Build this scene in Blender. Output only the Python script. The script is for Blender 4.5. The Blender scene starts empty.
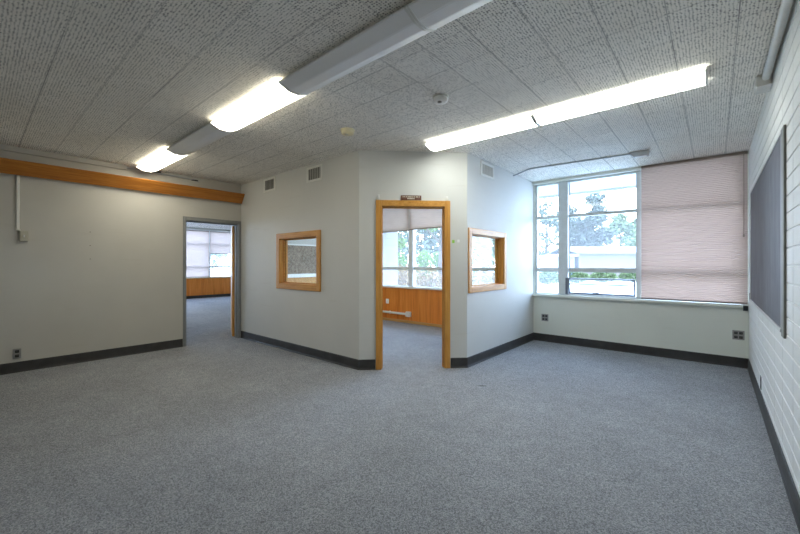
import bpy, bmesh, math, random
from mathutils import Vector, Matrix
random.seed(7)
sc = bpy.context.scene
COL = sc.collection
H = 2.77           # ceiling height
EYE = 1.33
# ------------------------------------------------------------------ materials
class NT:
    """small wrapper round a material's node tree"""
    def __init__(s, name):
        s.m = bpy.data.materials.new(name); s.m.use_nodes = True
        s.t = s.m.node_tree; s.t.nodes.clear()
        s.out = s.n('ShaderNodeOutputMaterial')
    def n(s, typ, **kw):
        nd = s.t.nodes.new(typ)
        for k, v in kw.items(): setattr(nd, k, v)
        return nd
    def l(s, a, b): s.t.links.new(a, b)
    def math(s, op, a, b=None, c=None):
        nd = s.n('ShaderNodeMath', operation=op)
        for i, v in enumerate((a, b, c)):
            if v is None: continue
            if isinstance(v, (int, float)): nd.inputs[i].default_value = v
            else: s.l(v, nd.inputs[i])
        return nd.outputs[0]
    def coord(s, scale=(1, 1, 1), which='Object'):
        tc = s.n('ShaderNodeTexCoord'); mp = s.n('ShaderNodeMapping')
        mp.inputs['Scale'].default_value = scale
        s.l(tc.outputs[which], mp.inputs['Vector']); return mp.outputs[0]
    def noise(s, vec, scale, detail=3, rough=.55, dist=0):
        nd = s.n('ShaderNodeTexNoise')
        nd.inputs['Scale'].default_value = scale; nd.inputs['Detail'].default_value = detail
        nd.inputs['Roughness'].default_value = rough; nd.inputs['Distortion'].default_value = dist
        s.l(vec, nd.inputs['Vector']); return nd.outputs['Fac']
    def ramp(s, fac, stops):
        nd = s.n('ShaderNodeValToRGB')
        els = nd.color_ramp.elements
        while len(els) < len(stops): els.new(.5)
        for e, (p, c) in zip(els, stops):
            e.position = p; e.color = tuple(c) + (1,)
        s.l(fac, nd.inputs[0]); return nd.outputs[0]
    def mix(s, fac, a, b, blend='MIX'):
        nd = s.n('ShaderNodeMix', data_type='RGBA', blend_type=blend)
        for i, v in ((0, fac), (6, a), (7, b)):
            if isinstance(v, (int, float)): nd.inputs[i].default_value = v
            elif isinstance(v, tuple): nd.inputs[i].default_value = v + (1,)
            else: s.l(v, nd.inputs[i])
        return nd.outputs[2]
    def bsdf(s, color, rough=.6, metal=0, spec=.4, bump=None, bstr=.3, bdist=.01):
        b = s.n('ShaderNodeBsdfPrincipled')
        if isinstance(color, tuple): b.inputs['Base Color'].default_value = color + (1,)
        else: s.l(color, b.inputs['Base Color'])
        if isinstance(rough, (int, float)): b.inputs['Roughness'].default_value = rough
        else: s.l(rough, b.inputs['Roughness'])
        b.inputs['Metallic'].default_value = metal
        b.inputs['Specular IOR Level'].default_value = spec
        if bump is not None:
            bn = s.n('ShaderNodeBump'); bn.inputs['Strength'].default_value = bstr
            bn.inputs['Distance'].default_value = bdist
            s.l(bump, bn.inputs['Height']); s.l(bn.outputs[0], b.inputs['Normal'])
        s.l(b.outputs[0], s.out.inputs[0]); s.b = b
        return s.m

def plain(name, color, rough=.5, metal=0, spec=.4, var=.06, scale=14):
    t = NT(name); v = t.noise(t.coord(), scale, 3)
    lo = tuple(c * (1 - var) for c in color); hi = tuple(min(1, c * (1 + var)) for c in color)
    return t.bsdf(t.ramp(v, [(.3, lo), (.7, hi)]), rough, metal, spec)

def paint(name, color, dirt=.05):
    t = NT(name); co = t.coord()
    big = t.noise(co, 1.3, 4); fine = t.noise(co, 220, 2)
    streak = t.noise(t.coord((.9, .9, 9)), 1.6, 4)
    lo = tuple(c * (1 - dirt) for c in color)
    c = t.ramp(big, [(.32, lo), (.62, color)])
    smudge = t.ramp(streak, [(.62, (1, 1, 1)), (.8, (.93, .92, .90))])
    return t.bsdf(t.mix(1.0, c, smudge, 'MULTIPLY'), .55, 0, .35, fine, .06, .004)

def wood(name, dark, mid, light, axis, rough=.38, scale=1.0, spec=.35):
    sc3 = [22, 22, 22]; sc3[axis] = 1.1
    t = NT(name); co = t.coord(tuple(v * scale for v in sc3))
    g = t.noise(co, 1.6, 6, .62, .9); fine = t.noise(co, 7, 3, .6)
    f = t.math('ADD', t.math('MULTIPLY', g, .75), t.math('MULTIPLY', fine, .25))
    c = t.ramp(f, [(.33, dark), (.5, mid), (.68, light)])
    return t.bsdf(c, rough, 0, spec, fine, .08, .002)

def emit(name, color, strength):
    t = NT(name); e = t.n('ShaderNodeEmission')
    e.inputs[0].default_value = color + (1,); e.inputs[1].default_value = strength
    t.l(e.outputs[0], t.out.inputs[0]); return t.m

def ceiling_material():
    t = NT('perforated acoustic tile')
    tc = t.n('ShaderNodeTexCoord'); sp = t.n('ShaderNodeSeparateXYZ'); t.l(tc.outputs['Object'], sp.inputs[0])
    X, Y = sp.outputs[0], sp.outputs[1]
    PX, OX, PY, OY = .315, .1085, .3195, .37
    tx = t.math('DIVIDE', t.math('SUBTRACT', X, OX), PX); ty = t.math('DIVIDE', t.math('SUBTRACT', Y, OY), PY)
    def seam(v, p, w):
        fr = t.math('SUBTRACT', v, t.math('ROUND', v))
        return t.math('LESS_THAN', t.math('MULTIPLY', t.math('ABSOLUTE', fr), p), w)
    def rnd(a, b, seed):
        cb = t.n('ShaderNodeCombineXYZ'); t.l(a, cb.inputs[0]); t.l(b, cb.inputs[1]); cb.inputs[2].default_value = seed
        w = t.n('ShaderNodeTexWhiteNoise', noise_dimensions='3D'); t.l(cb.outputs[0], w.inputs['Vector']); return w
    # how strongly each joint shows, tile by tile: long joints differ between the two ends of the room
    jx = rnd(t.math('ROUND', tx), t.math('FLOOR', t.math('MULTIPLY', ty, .5)), 1).outputs['Value']
    jy = rnd(t.math('FLOOR', t.math('MULTIPLY', tx, .5)), t.math('ROUND', ty), 2).outputs['Value']
    east = t.n('ShaderNodeMapRange'); t.l(X, east.inputs[0]); east.inputs[1].default_value = -3.2; east.inputs[2].default_value = -1.2
    wx = t.math('MULTIPLY', t.math('ADD', t.math('MULTIPLY', east.outputs[0], .8), .12), t.math('ADD', t.math('MULTIPLY', jx, .4), .6))
    west = t.math('SUBTRACT', 1.0, t.math('MULTIPLY', east.outputs[0], .35))
    wy = t.math('MULTIPLY', west, t.math('ADD', t.math('MULTIPLY', jy, .55), .4))
    s1 = t.math('MULTIPLY', seam(tx, PX, .0026), wx); s2 = t.math('MULTIPLY', seam(ty, PY, .0026), wy)
    seams = t.math('MAXIMUM', s1, s2)
    # drilled holes, random sizes, one per little cell, kept off the tile edge
    N = 18.0
    hx = t.math('MULTIPLY', tx, N); hy = t.math('MULTIPLY', ty, N)
    cx, cy = t.math('FLOOR', hx), t.math('FLOOR', hy)
    w = rnd(cx, cy, 5); w2 = rnd(cx, cy, 9)
    sc_ = t.n('ShaderNodeSeparateColor'); t.l(w.outputs['Color'], sc_.inputs[0])
    dx = t.math('SUBTRACT', t.math('SUBTRACT', hx, cx), t.math('ADD', t.math('MULTIPLY', sc_.outputs[0], .38), .31))
    dy = t.math('SUBTRACT', t.math('SUBTRACT', hy, cy), t.math('ADD', t.math('MULTIPLY', sc_.outputs[1], .38), .31))
    r2 = t.math('ADD', t.math('MULTIPLY', dx, dx), t.math('MULTIPLY', dy, dy))
    rad = t.math('ADD', t.math('MULTIPLY', w2.outputs['Value'], .22), .10)
    hole = t.math('LESS_THAN', r2, t.math('MULTIPLY', rad, rad))
    tone = rnd(t.math('FLOOR', tx), t.math('FLOOR', ty), 3).outputs['Value']
    stain = t.noise(t.coord(), .9, 4)
    base = t.ramp(tone, [(0, CEIL_A), (1, CEIL_B)])
    base = t.mix(1.0, base, t.ramp(stain, [(.35, (.90, .89, .87)), (.6, (1, 1, 1))]), 'MULTIPLY')
    c = t.mix(hole, base, (.15, .14, .125))
    c = t.mix(t.math('MULTIPLY', seams, .9), c, (.09, .085, .075))
    dep = t.math('SUBTRACT', 1.0, t.math('MAXIMUM', hole, seams))
    return t.bsdf(c, .8, 0, .2, dep, .25, .003)

def carpet_material():
    t = NT('grey loop carpet'); co = t.coord()
    v = t.n('ShaderNodeTexVoronoi'); v.inputs['Scale'].default_value = 185; t.l(co, v.inputs['Vector'])
    sp = t.n('ShaderNodeSeparateColor'); t.l(v.outputs['Color'], sp.inputs[0])
    n2 = t.noise(co, 60, 4, .75); big = t.noise(co, 1.1, 5, .6); mid = t.noise(co, 7, 3)
    f = t.math('ADD', t.math('MULTIPLY', sp.outputs[0], .55), t.math('MULTIPLY', n2, .45))
    c = t.ramp(f, [(.15, (.14, .147, .162)), (.48, (.305, .317, .346)), (.84, (.51, .527, .56))])
    c = t.mix(1.0, c, t.ramp(big, [(.3, (.86, .86, .86)), (.65, (1.04, 1.04, 1.04))]), 'MULTIPLY')
    c = t.mix(1.0, c, t.ramp(mid, [(.3, (.92, .92, .92)), (.7, (1.04, 1.04, 1.04))]), 'MULTIPLY')
    # a small dark scuff in front of the corner office
    tc = t.n('ShaderNodeTexCoord'); mp = t.n('ShaderNodeMapping')
    mp.vector_type = 'TEXTURE'; mp.inputs['Location'].default_value = (-1.93, 3.63, 0)
    mp.inputs['Rotation'].default_value = (0, 0, .62); mp.inputs['Scale'].default_value = (.075, .03, 1)
    t.l(tc.outputs['Object'], mp.inputs[0])
    ln = t.n('ShaderNodeVectorMath', operation='LENGTH'); t.l(mp.outputs[0], ln.inputs[0])
    blot = t.ramp(t.math('ADD', ln.outputs['Value'], t.math('MULTIPLY', n2, .5)), [(.75, (.5, .5, .5)), (1.25, (1, 1, 1))])
    c = t.mix(1.0, c, blot, 'MULTIPLY')
    return t.bsdf(c, .95, 0, .1, f, .5, .006)

def shade_material(name, tint, trans):
    """woven translucent pleated shade"""
    t = NT(name); slub = t.noise(t.coord((1.2, 1.2, 60)), 2.2, 4, .7)
    fine = t.noise(t.coord((4, 4, 150)), 2, 2)
    f = t.math('ADD', t.math('MULTIPLY', slub, .7), t.math('MULTIPLY', fine, .3))
    k = t.ramp(f, [(.34, tuple(c * .84 for c in tint)), (.6, tint)])
    d = t.n('ShaderNodeBsdfDiffuse'); t.l(k, d.inputs[0])
    tr = t.n('ShaderNodeBsdfTranslucent'); t.l(t.mix(1.0, k, trans, 'MULTIPLY'), tr.inputs[0])
    a = t.n('ShaderNodeAddShader'); t.l(d.outputs[0], a.inputs[0]); t.l(tr.outputs[0], a.inputs[1])
    t.l(a.outputs[0], t.out.inputs[0]); return t.m

def glass_material(name, haze=0.0, refl=.06):
    t = NT(name)
    tr = t.n('ShaderNodeBsdfTransparent'); tr.inputs[0].default_value = (.95, .97, .965, 1)
    gl = t.n('ShaderNodeBsdfGlossy'); gl.inputs['Roughness'].default_value = .01
    lw = t.n('ShaderNodeLayerWeight'); lw.inputs['Blend'].default_value = .5
    fr = t.math('ADD', .018, t.math('MULTIPLY', t.math('POWER', lw.outputs['Facing'], 5.0), .5))
    m = t.n('ShaderNodeMixShader'); t.l(fr, m.inputs[0]); t.l(tr.outputs[0], m.inputs[1]); t.l(gl.outputs[0], m.inputs[2])
    if haze:
        du = t.n('ShaderNodeBsdfTranslucent'); du.inputs[0].default_value = (.95, .96, 1, 1)  # pale translucent veil mixed into the pane imitates window glare
        m2 = t.n('ShaderNodeMixShader'); m2.inputs[0].default_value = haze
        t.l(m.outputs[0], m2.inputs[1]); t.l(du.outputs[0], m2.inputs[2]); m = m2
    t.l(m.outputs[0], t.out.inputs[0]); return t.m

def leaf_material(name, cols):
    t = NT(name); n = t.noise(t.coord(), 1.7, 4, .7); n2 = t.noise(t.coord(), 14, 2)
    f = t.math('ADD', t.math('MULTIPLY', n, .6), t.math('MULTIPLY', n2, .4))
    c = t.ramp(f, [(.35, cols[0]), (.5, cols[1]), (.65, cols[2])])
    d = t.n('ShaderNodeBsdfDiffuse'); t.l(c, d.inputs[0])
    tr = t.n('ShaderNodeBsdfTranslucent'); t.l(c, tr.inputs[0])
    m = t.n('ShaderNodeMixShader'); m.inputs[0].default_value = .35
    t.l(d.outputs[0], m.inputs[1]); t.l(tr.outputs[0], m.inputs[2]); t.l(m.outputs[0], t.out.inputs[0]); return t.m

# ---- tunable colours and strengths
CEIL_A, CEIL_B = (.92, .885, .82), (.96, .93, .87)
SKY_STRENGTH = 4.7
TUBE_WARM, TUBE_COOL = 4.4, 4.2
EXPOSURE = 2.18

M = dict(
    paint=paint('off white wall paint', (.56, .545, .50), .06),
    paint_office=paint('white office wall paint', (.66, .66, .635), .04),
    paint_sill=paint('pale green grey paint', (.80, .82, .745), .04),
    block=paint('white block paint', (.78, .785, .78), .04),
    ceiling=ceiling_material(), carpet=carpet_material(),
    rubber=plain('charcoal rubber base', (.045, .044, .044), .5, 0, .4, .2, 8),
    wood_rail=wood('orange stained board', (.30, .10, .016), (.44, .165, .026), (.53, .225, .042), 1),
    wood_x=wood('golden oak along x', (.46, .19, .036), (.62, .30, .065), (.71, .385, .11), 0, .35, 1.2),
    wood_y=wood('golden oak along y', (.46, .19, .036), (.62, .30, .065), (.71, .385, .11), 1, .35, 1.2),
    wood_z=wood('golden oak along z', (.46, .19, .036), (.62, .30, .065), (.71, .385, .11), 2, .35, 1.2),
    panel=wood('orange plywood panelling', (.60, .165, .022), (.78, .255, .038), (.85, .34, .07), 2, .4, .35),
    panel_trim=wood('plywood ledge', (.46, .22, .06), (.60, .33, .11), (.70, .42, .18), 0, .4, 1),
    grey_metal=plain('grey enamel metal', (.25, .26, .26), .45, 0, .4, .05),
    alu=plain('painted aluminium window frame', (.66, .69, .685), .4, .0, .4, .05),
    alu_dark=plain('dark window frame metal', (.15, .165, .19), .4, .2, .4, .08),
    white_metal=plain('white enamel', (.80, .80, .76), .35, 0, .45, .03),
    vent=plain('vent grey white', (.58, .57, .53), .45, 0, .4, .05),
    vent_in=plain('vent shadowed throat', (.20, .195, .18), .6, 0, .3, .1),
    conduit=plain('grey conduit', (.42, .44, .46), .45, .1, .4, .08),
    conduit_white=plain('painted conduit', (.66, .655, .62), .45, 0, .4, .06),
    beige=plain('beige plastic', (.50, .48, .40), .45, 0, .4, .05),
    cream=plain('yellowed cream plastic', (.70, .63, .42), .45, 0, .4, .06),
    white_plastic=plain('white plastic', (.80, .80, .78), .4, 0, .4, .03),
    steel=plain('steel plate', (.34, .335, .32), .4, .5, .5, .1),
    black=plain('black plastic', (.02, .02, .022), .45, 0, .4, .2),
    board=None, board_frame=plain('pale board frame', (.60, .60, .60), .4, .3, .4, .06),
    board_edge=plain('olive grey edge', (.20, .20, .18), .5, 0, .4, .1),
    sign=plain('brown sign board', (.16, .075, .05), .5, 0, .4, .2),
    letter=plain('pale engraved lettering', (.72, .66, .56), .6),
    sticker=plain('green sticker', (.32, .62, .10), .5), sticker_white=plain('white sticker', (.85, .85, .85), .5),
    lens_off=None, glass=glass_material('clear interior glass'), glass_out=glass_material('outside glass with glare veil', .045),
    shade=shade_material('pinkish beige woven shade', (.475, .395, .355), (.27, .22, .195)),
    shade_grey=shade_material('grey beige woven shade', (.56, .49, .46), (.30, .265, .24)),
    shade_far=shade_material('rosy woven shade', (.52, .45, .42), (.26, .235, .225)),
    shade_rail=plain('shade rail', (.30, .24, .20), .5, 0, .4, .08),
    cork=None,
    soffit=plain('white soffit paint', (.46, .46, .48), .6), asphalt=plain('pale concrete paving', (.42, .42, .40), .9, 0, .2, .12, 3),
    lawn=plain('dry lawn', (.18, .20, .09), .95, 0, .1, .3, 4),
    stucco=plain('beige stucco', (.11, .098, .085), .9, 0, .2, .06, 3), siding=plain('white siding', (.22, .205, .205), .8, 0, .2, .05),
    shingle=plain('grey shingle', (.15, .15, .155), .9, 0, .2, .12, 6), door_blue=plain('slate blue door', (.13, .17, .24), .6),
    bark=plain('bark', (.10, .075, .055), .95, 0, .1, .3, 9),
    leaf_blue=leaf_material('blue green needles', [(.045, .055, .042), (.085, .098, .075), (.15, .165, .125)]),
    leaf_green=leaf_material('fresh green leaves', [(.045, .085, .02), (.12, .19, .05), (.24, .32, .10)]),
    leaf_mid=leaf_material('olive green leaves', [(.04, .065, .03), (.10, .13, .06), (.19, .22, .11)]),
    leaf_brown=leaf_material('dry brown leaves', [(.12, .07, .03), (.26, .165, .075), (.36, .26, .13)]),
)
t = NT('slate grey board'); n = t.noise(t.coord((1, 3, 1)), 3, 5, .65)
M['board'] = t.bsdf(t.ramp(n, [(.3, (.085, .085, .105)), (.7, (.135, .133, .155))]), .6, 0, .3)
t = NT('mottled brown pinboard'); co = t.coord(); n = t.noise(co, 26, 4, .8); n2 = t.noise(co, 4, 4)
M['cork'] = t.bsdf(t.mix(1.0, t.ramp(n, [(.35, (.20, .155, .115)), (.7, (.46, .39, .32))]), t.ramp(n2, [(.3, (.75, .75, .75)), (.7, (1, 1, 1))]), 'MULTIPLY'), .9, 0, .1, n, .3, .004)
t = NT('ribbed acrylic lens unlit'); w = t.n('ShaderNodeTexWave'); w.inputs['Scale'].default_value = 40; w.bands_direction = 'Y'
t.l(t.coord(), w.inputs['Vector'])
M['lens_off'] = t.bsdf((.92, .92, .92), .28, 0, .5, w.outputs['Fac'], .12, .002)
def lit_lens(name, color, strength):
    """acrylic lens over a lit tube: glow is strongest along the tubes behind it"""
    t = NT(name); tc = t.n('ShaderNodeTexCoord'); sp = t.n('ShaderNodeSeparateXYZ'); t.l(tc.outputs['Object'], sp.inputs[0])
    y = t.math('ABSOLUTE', t.math('SUBTRACT', t.math('ABSOLUTE', sp.outputs[1]), .055))
    k = t.math('SUBTRACT', 1.0, t.math('MINIMUM', t.math('MULTIPLY', y, 8), .62))
    e = t.n('ShaderNodeEmission'); e.inputs[0].default_value = color + (1,); t.l(t.math('MULTIPLY', k, strength), e.inputs[1])
    g = t.n('ShaderNodeBsdfPrincipled'); g.inputs['Base Color'].default_value = (.7, .7, .68, 1); g.inputs['Roughness'].default_value = .3
    a = t.n('ShaderNodeAddShader'); t.l(e.outputs[0], a.inputs[0]); t.l(g.outputs[0], a.inputs[1]); t.l(a.outputs[0], t.out.inputs[0])
    return t.m
M['lens_warm'] = lit_lens('acrylic lens lit warm', (1.0, .94, .76), TUBE_WARM)
M['lens_cool'] = lit_lens('acrylic lens lit', (.96, 1.0, .93), TUBE_COOL)

# ------------------------------------------------------------------ geometry helpers
class MB:
    def __init__(s): s.v, s.f, s.sm = [], [], []
    def add(s, vs, fs, smooth=False):
        b = len(s.v); s.v += [Vector(p) for p in vs]
        s.f += [tuple(b + i for i in f) for f in fs]; s.sm += [smooth] * len(fs); return s
    def hexa(s, p): # 8 points: bottom ring 0-3, top ring 4-7
        return s.add(p, [(3, 2, 1, 0), (4, 5, 6, 7), (0, 1, 5, 4), (1, 2, 6, 5), (2, 3, 7, 6), (3, 0, 4, 7)])
    def box(s, x0, y0, z0, x1, y1, z1):
        return s.hexa([(x0, y0, z0), (x1, y0, z0), (x1, y1, z0), (x0, y1, z0), (x0, y0, z1), (x1, y0, z1), (x1, y1, z1), (x0, y1, z1)])
    def tube(s, pts, r, seg=10, cap=True):
        pts = [Vector(p) for p in pts]; rings = []
        for i, p in enumerate(pts):
            d = (pts[min(i + 1, len(pts) - 1)] - pts[max(i - 1, 0)]).normalized()
            up = Vector((0, 0, 1)) if abs(d.z) < .9 else Vector((1, 0, 0))
            a = d.cross(up).normalized(); b = d.cross(a)
            rr = r[i] if isinstance(r, (list, tuple)) else r
            rings.append([p + (a * math.cos(t) + b * math.sin(t)) * rr for t in [2 * math.pi * k / seg for k in range(seg)]])
        vs = [q for rg in rings for q in rg]; fs = []
        for i in range(len(rings) - 1):
            for k in range(seg): fs.append((i * seg + k, i * seg + (k + 1) % seg, (i + 1) * seg + (k + 1) % seg, (i + 1) * seg + k))
        s.add(vs, fs, True)
        if cap: s.add(rings[0], [tuple(range(seg))]); s.add(rings[-1], [tuple(range(seg))[::-1]])
        return s
    def lathe(s, c, prof, seg=24): # profile of (radius, z) going round a vertical axis at c
        vs, fs = [], []
        for r, z in prof:
            for k in range(seg):
                t = 2 * math.pi * k / seg; vs.append((c[0] + r * math.cos(t), c[1] + r * math.sin(t), c[2] + z))
        for i in range(len(prof) - 1):
            for k in range(seg): fs.append((i * seg + k, i * seg + (k + 1) % seg, (i + 1) * seg + (k + 1) % seg, (i + 1) * seg + k))
        s.add(vs, fs, True)
        if prof[0][0] > 1e-5: s.add(vs[:seg], [tuple(range(seg))])
        if prof[-1][0] > 1e-5: s.add(vs[-seg:], [tuple(range(seg))])
        return s
    def build(s, name, mat, parent=None, loc=None, bevel=0, kind=None, label=None):
        me = bpy.data.meshes.new(name)
        base = Vector(parent_world(parent)) if parent is not None else Vector(loc or (0, 0, 0))
        me.from_pydata([tuple(p - base) for p in s.v], [], s.f)
        for p, sm in zip(me.polygons, s.sm): p.use_smooth = sm
        me.materials.append(mat)
        bm = bmesh.new(); bm.from_mesh(me); bmesh.ops.recalc_face_normals(bm, faces=bm.faces); bm.to_mesh(me); bm.free()
        o = bpy.data.objects.new(name, me); COL.objects.link(o)
        if parent is not None: o.parent = parent
        else: o.location = base
        if bevel:
            md = o.modifiers.new('edge', 'BEVEL'); md.width = bevel; md.segments = 2; md.limit_method = 'ANGLE'; md.angle_limit = math.radians(50)
        if kind: o['kind'] = kind
        if label: o['label'] = label
        return o
def parent_world(o):
    p = Vector((0, 0, 0))
    while o is not None: p += o.location; o = o.parent
    return p

class Wall:
    """a vertical plane: s along it, d out of it into the room, z up"""
    def __init__(w, o, u, n): w.o, w.u, w.n = Vector((*o, 0)), Vector((*u, 0)), Vector((*n, 0))
    def p(w, s, z, d=0): return w.o + w.u * s + w.n * d + Vector((0, 0, z))
    def box(w, mb, s0, s1, z0, z1, d0, d1):
        return mb.hexa([w.p(s0, z0, d0), w.p(s1, z0, d0), w.p(s1, z0, d1), w.p(s0, z0, d1),
                        w.p(s0, z1, d0), w.p(s1, z1, d0), w.p(s1, z1, d1), w.p(s0, z1, d1)])
    def frame(w, mb, s0, s1, z0, z1, wd, d0, d1, bottom=True):
        w.box(mb, s0, s0 + wd, z0, z1, d0, d1); w.box(mb, s1 - wd, s1, z0, z1, d0, d1)
        w.box(mb, s0 + wd, s1 - wd, z1 - wd, z1, d0, d1)
        if bottom: w.box(mb, s0 + wd, s1 - wd, z0, z0 + wd, d0, d1)
        return mb
    def wall(w, s0, s1, z0, z1, th, holes=()):
        mb = MB()
        ss = sorted({s0, s1, *[h[0] for h in holes], *[h[1] for h in holes]})
        for a, b in zip(ss, ss[1:]):
            cuts = sorted((h[2], h[3]) for h in holes if h[0] <= a + 1e-6 and h[1] >= b - 1e-6)
            z = z0
            for c0, c1 in cuts:
                if c0 > z + 1e-6: w.box(mb, a, b, z, c0, -th, 0)
                z = c1
            if z < z1 - 1e-6: w.box(mb, a, b, z, z1, -th, 0)
        return mb
R2 = math.sqrt(.5)
A = Wall((-6.52, 0), (0, 1), (1, 0))
B = Wall((0, 3.173), (1, 0), (0, -1))
C = Wall((-3.40, 3.173), (R2, R2), (R2, -R2)); CL = .98 / R2
D = Wall((-2.42, 0), (0, 1), (1, 0))
E_ = Wall((0, 6.44), (1, 0), (0, -1))
F = Wall((.335, 0), (0, 1), (-1, 0))
G = Wall((-15.4, 0), (0, 1), (1, 0))

def thing(name, loc, label, cat, group=None):
    o = bpy.data.objects.new(name, None); COL.objects.link(o); o.location = loc; o.empty_display_size = .1
    return tag(o, label, cat, group)
def tag(o, label, cat, group=None, kind=None):
    o['label'] = label; o['category'] = cat
    if group: o['group'] = group
    if kind: o['kind'] = kind
    return o
def struct(mb, name, mat, label, cat, loc=None, bevel=0):
    return tag(mb.build(name, mat, None, loc, bevel), label, cat, kind='structure')
def struct_root(name, loc, label, cat):
    o = thing(name, loc, label, cat); o['kind'] = 'structure'; return o

# ------------------------------------------------------------------ room shell
fl = MB(); fl.box(-6.64, -1.72, -.12, .46, 6.62, 0); fl.box(-15.6, -1.72, -.12, -6.64, 7.5, 0)
struct(fl, 'floor', M['carpet'], 'grey loop carpet across the whole floor', 'carpet')
ce = MB(); ce.box(-6.64, -1.72, H, .46, 6.62, H + .15); ce.box(-15.6, -1.72, H, -6.64, 7.5, H + .15)
struct(ce, 'ceiling', M['ceiling'], 'grey perforated acoustic tile ceiling', 'ceiling')
DA = (2.262, 3.118, 0, 2.045)       # clear opening of the grey door frame
struct(A.wall(-1.72, 3.29, 0, H, .12, [(2.245, 3.14, 0, 2.06)]), 'wall_left', M['paint'], 'off white left wall with the doorway', 'wall')
struct(A.wall(3.29, 7.5, 0, H, .12), 'wall_office_side', M['paint'], 'far side wall inside the corner office', 'wall')
WB = (-5.306, -4.174, .947, 1.813)
WD = (4.176, 5.299, .955, 1.807)
struct(B.wall(-6.52, -3.40, 0, H, .12, [(WB[0] + .06, WB[1] - .06, WB[2] + .06, WB[3] - .06)]), 'wall_office_left', M['paint_office'], 'office wall holding the left interior window', 'wall')
DC = (.283, 1.091, 0, 2.065)
struct(C.wall(0, CL, 0, H, .12, [(DC[0] - .018, DC[1] + .018, 0, DC[3] + .018)]), 'wall_office_corner', M['paint_office'], 'angled corner wall holding the orange framed doorway', 'wall')
struct(D.wall(4.153, 6.44, 0, H, .12, [(WD[0] + .055, WD[1] - .055, WD[2] + .055, WD[3] - .055)]), 'wall_office_right', M['paint_office'], 'office wall holding the right interior window', 'wall')
W1 = (-2.40, .305, .80, 2.73); W2 = (-6.50, -2.56, .80, 2.73)
struct(E_.wall(-6.64, .335, -.15, H + .15, .2, [W1, W2]), 'wall_window', M['paint_sill'], 'pale green grey wall under the outside windows', 'wall')
struct(B.__class__((0, -1.6), (1, 0), (0, 1)).wall(-6.64, .46, 0, H, .12), 'wall_rear', M['paint'], 'off white wall behind the viewpoint', 'wall')
# block wall on the right: a grout plane and raised painted blocks
fw = MB(); F.box(fw, -1.72, 6.64, -.15, H + .15, -.13, -.005)
BW, BH, J, JV, CH = .42, .105, .007, .003, .003
y = 3.41 + BW * 8
while y > -1.6:
    z = .063 - BH
    while z < H:
        s0, s1, z0, z1 = max(y - BW, -1.6) + JV / 2, min(y, 6.44) - JV / 2, max(z, 0) + J / 2, min(z + BH, H) - J / 2
        if s1 - s0 > .02 and z1 - z0 > .01:
            a = [F.p(s0, z0, -.006), F.p(s1, z0, -.006), F.p(s1, z1, -.006), F.p(s0, z1, -.006)]
            b = [F.p(s0 + CH, z0 + CH, 0), F.p(s1 - CH, z0 + CH, 0), F.p(s1 - CH, z1 - CH, 0), F.p(s0 + CH, z1 - CH, 0)]
            fw.add(a + b, [(4, 5, 6, 7), (0, 1, 5, 4), (1, 2, 6, 5), (2, 3, 7, 6), (3, 0, 4, 7)])
        z += BH
    y -= BW
struct(fw, 'wall_right', M['block'], 'white painted block wall on the right', 'wall')
# next room
struct(G.wall(-1.72, 7.5, -.15, H + .15, .2, [(-.6, 7.3, .80, 2.70)]), 'wall_far', M['paint'], 'window wall of the next room', 'wall')
fn = MB(); fn.box(-15.4, 7.38, 0, -6.64, 7.5, H); struct(fn, 'wall_far_right', M['paint'], 'right end wall of the next room', 'wall')
fn = MB(); fn.box(-15.4, -1.72, 0, -6.64, -1.6, H); struct(fn, 'wall_far_left', M['paint'], 'left end wall of the next room', 'wall')

# baseboards
def base(w, name, s0, s1, label, h=.128):
    mb = MB()
    for a, b in (s0 if isinstance(s0, list) else [(s0, s1)]):
        prof = [(0, 0), (.016, 0), (.014, .012), (.009, .02), (.009, h - .006), (.005, h), (0, h)]
        n = len(prof)
        vs = [w.p(a, z, d) for d, z in prof] + [w.p(b, z, d) for d, z in prof]
        mb.add(vs, [tuple(range(n)), tuple(range(2 * n - 1, n - 1, -1))] + [(i, (i + 1) % n, n + (i + 1) % n, n + i) for i in range(n)])
    return struct(mb, name, M['rubber'], label, 'baseboard')
base(A, 'baseboard_left', -1.6, 2.21, 'dark rubber baseboard along the left wall')
base(B, 'baseboard_office_left', -6.50, -3.394, 'dark rubber baseboard under the left interior window')
base(C, 'baseboard_office_corner', [(-.004, .205), (1.17, CL + .004)], None, 'dark rubber baseboard beside the orange door frame')
base(D, 'baseboard_office_right', 4.15, 6.44, 'dark rubber baseboard under the right interior window')
base(E_, 'baseboard_window', -2.42, .335, 'dark rubber baseboard under the outside window')
base(F, 'baseboard_right', -1.6, 6.44, 'dark rubber baseboard along the block wall')

# ------------------------------------------------------------------ doors
# grey steel frame in the left wall
d1 = struct_root('door_1', A.p(2.69, 0, 0), 'grey metal door frame with the door swung open beyond', 'door')
fr = MB()
A.box(fr, 2.215, 2.262, 0, 2.108, -.14, .018); A.box(fr, 3.118, 3.168, 0, 2.108, -.14, .018)
A.box(fr, 2.262, 3.118, 2.045, 2.108, -.14, .018)
A.box(fr, 2.262, 2.277, 0, 2.045, -.09, -.05); A.box(fr, 3.103, 3.118, 0, 2.045, -.09, -.05); A.box(fr, 2.277, 3.103, 2.03, 2.045, -.09, -.05)
fr.build('door_frame', M['grey_metal'], d1, bevel=.004)
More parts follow.
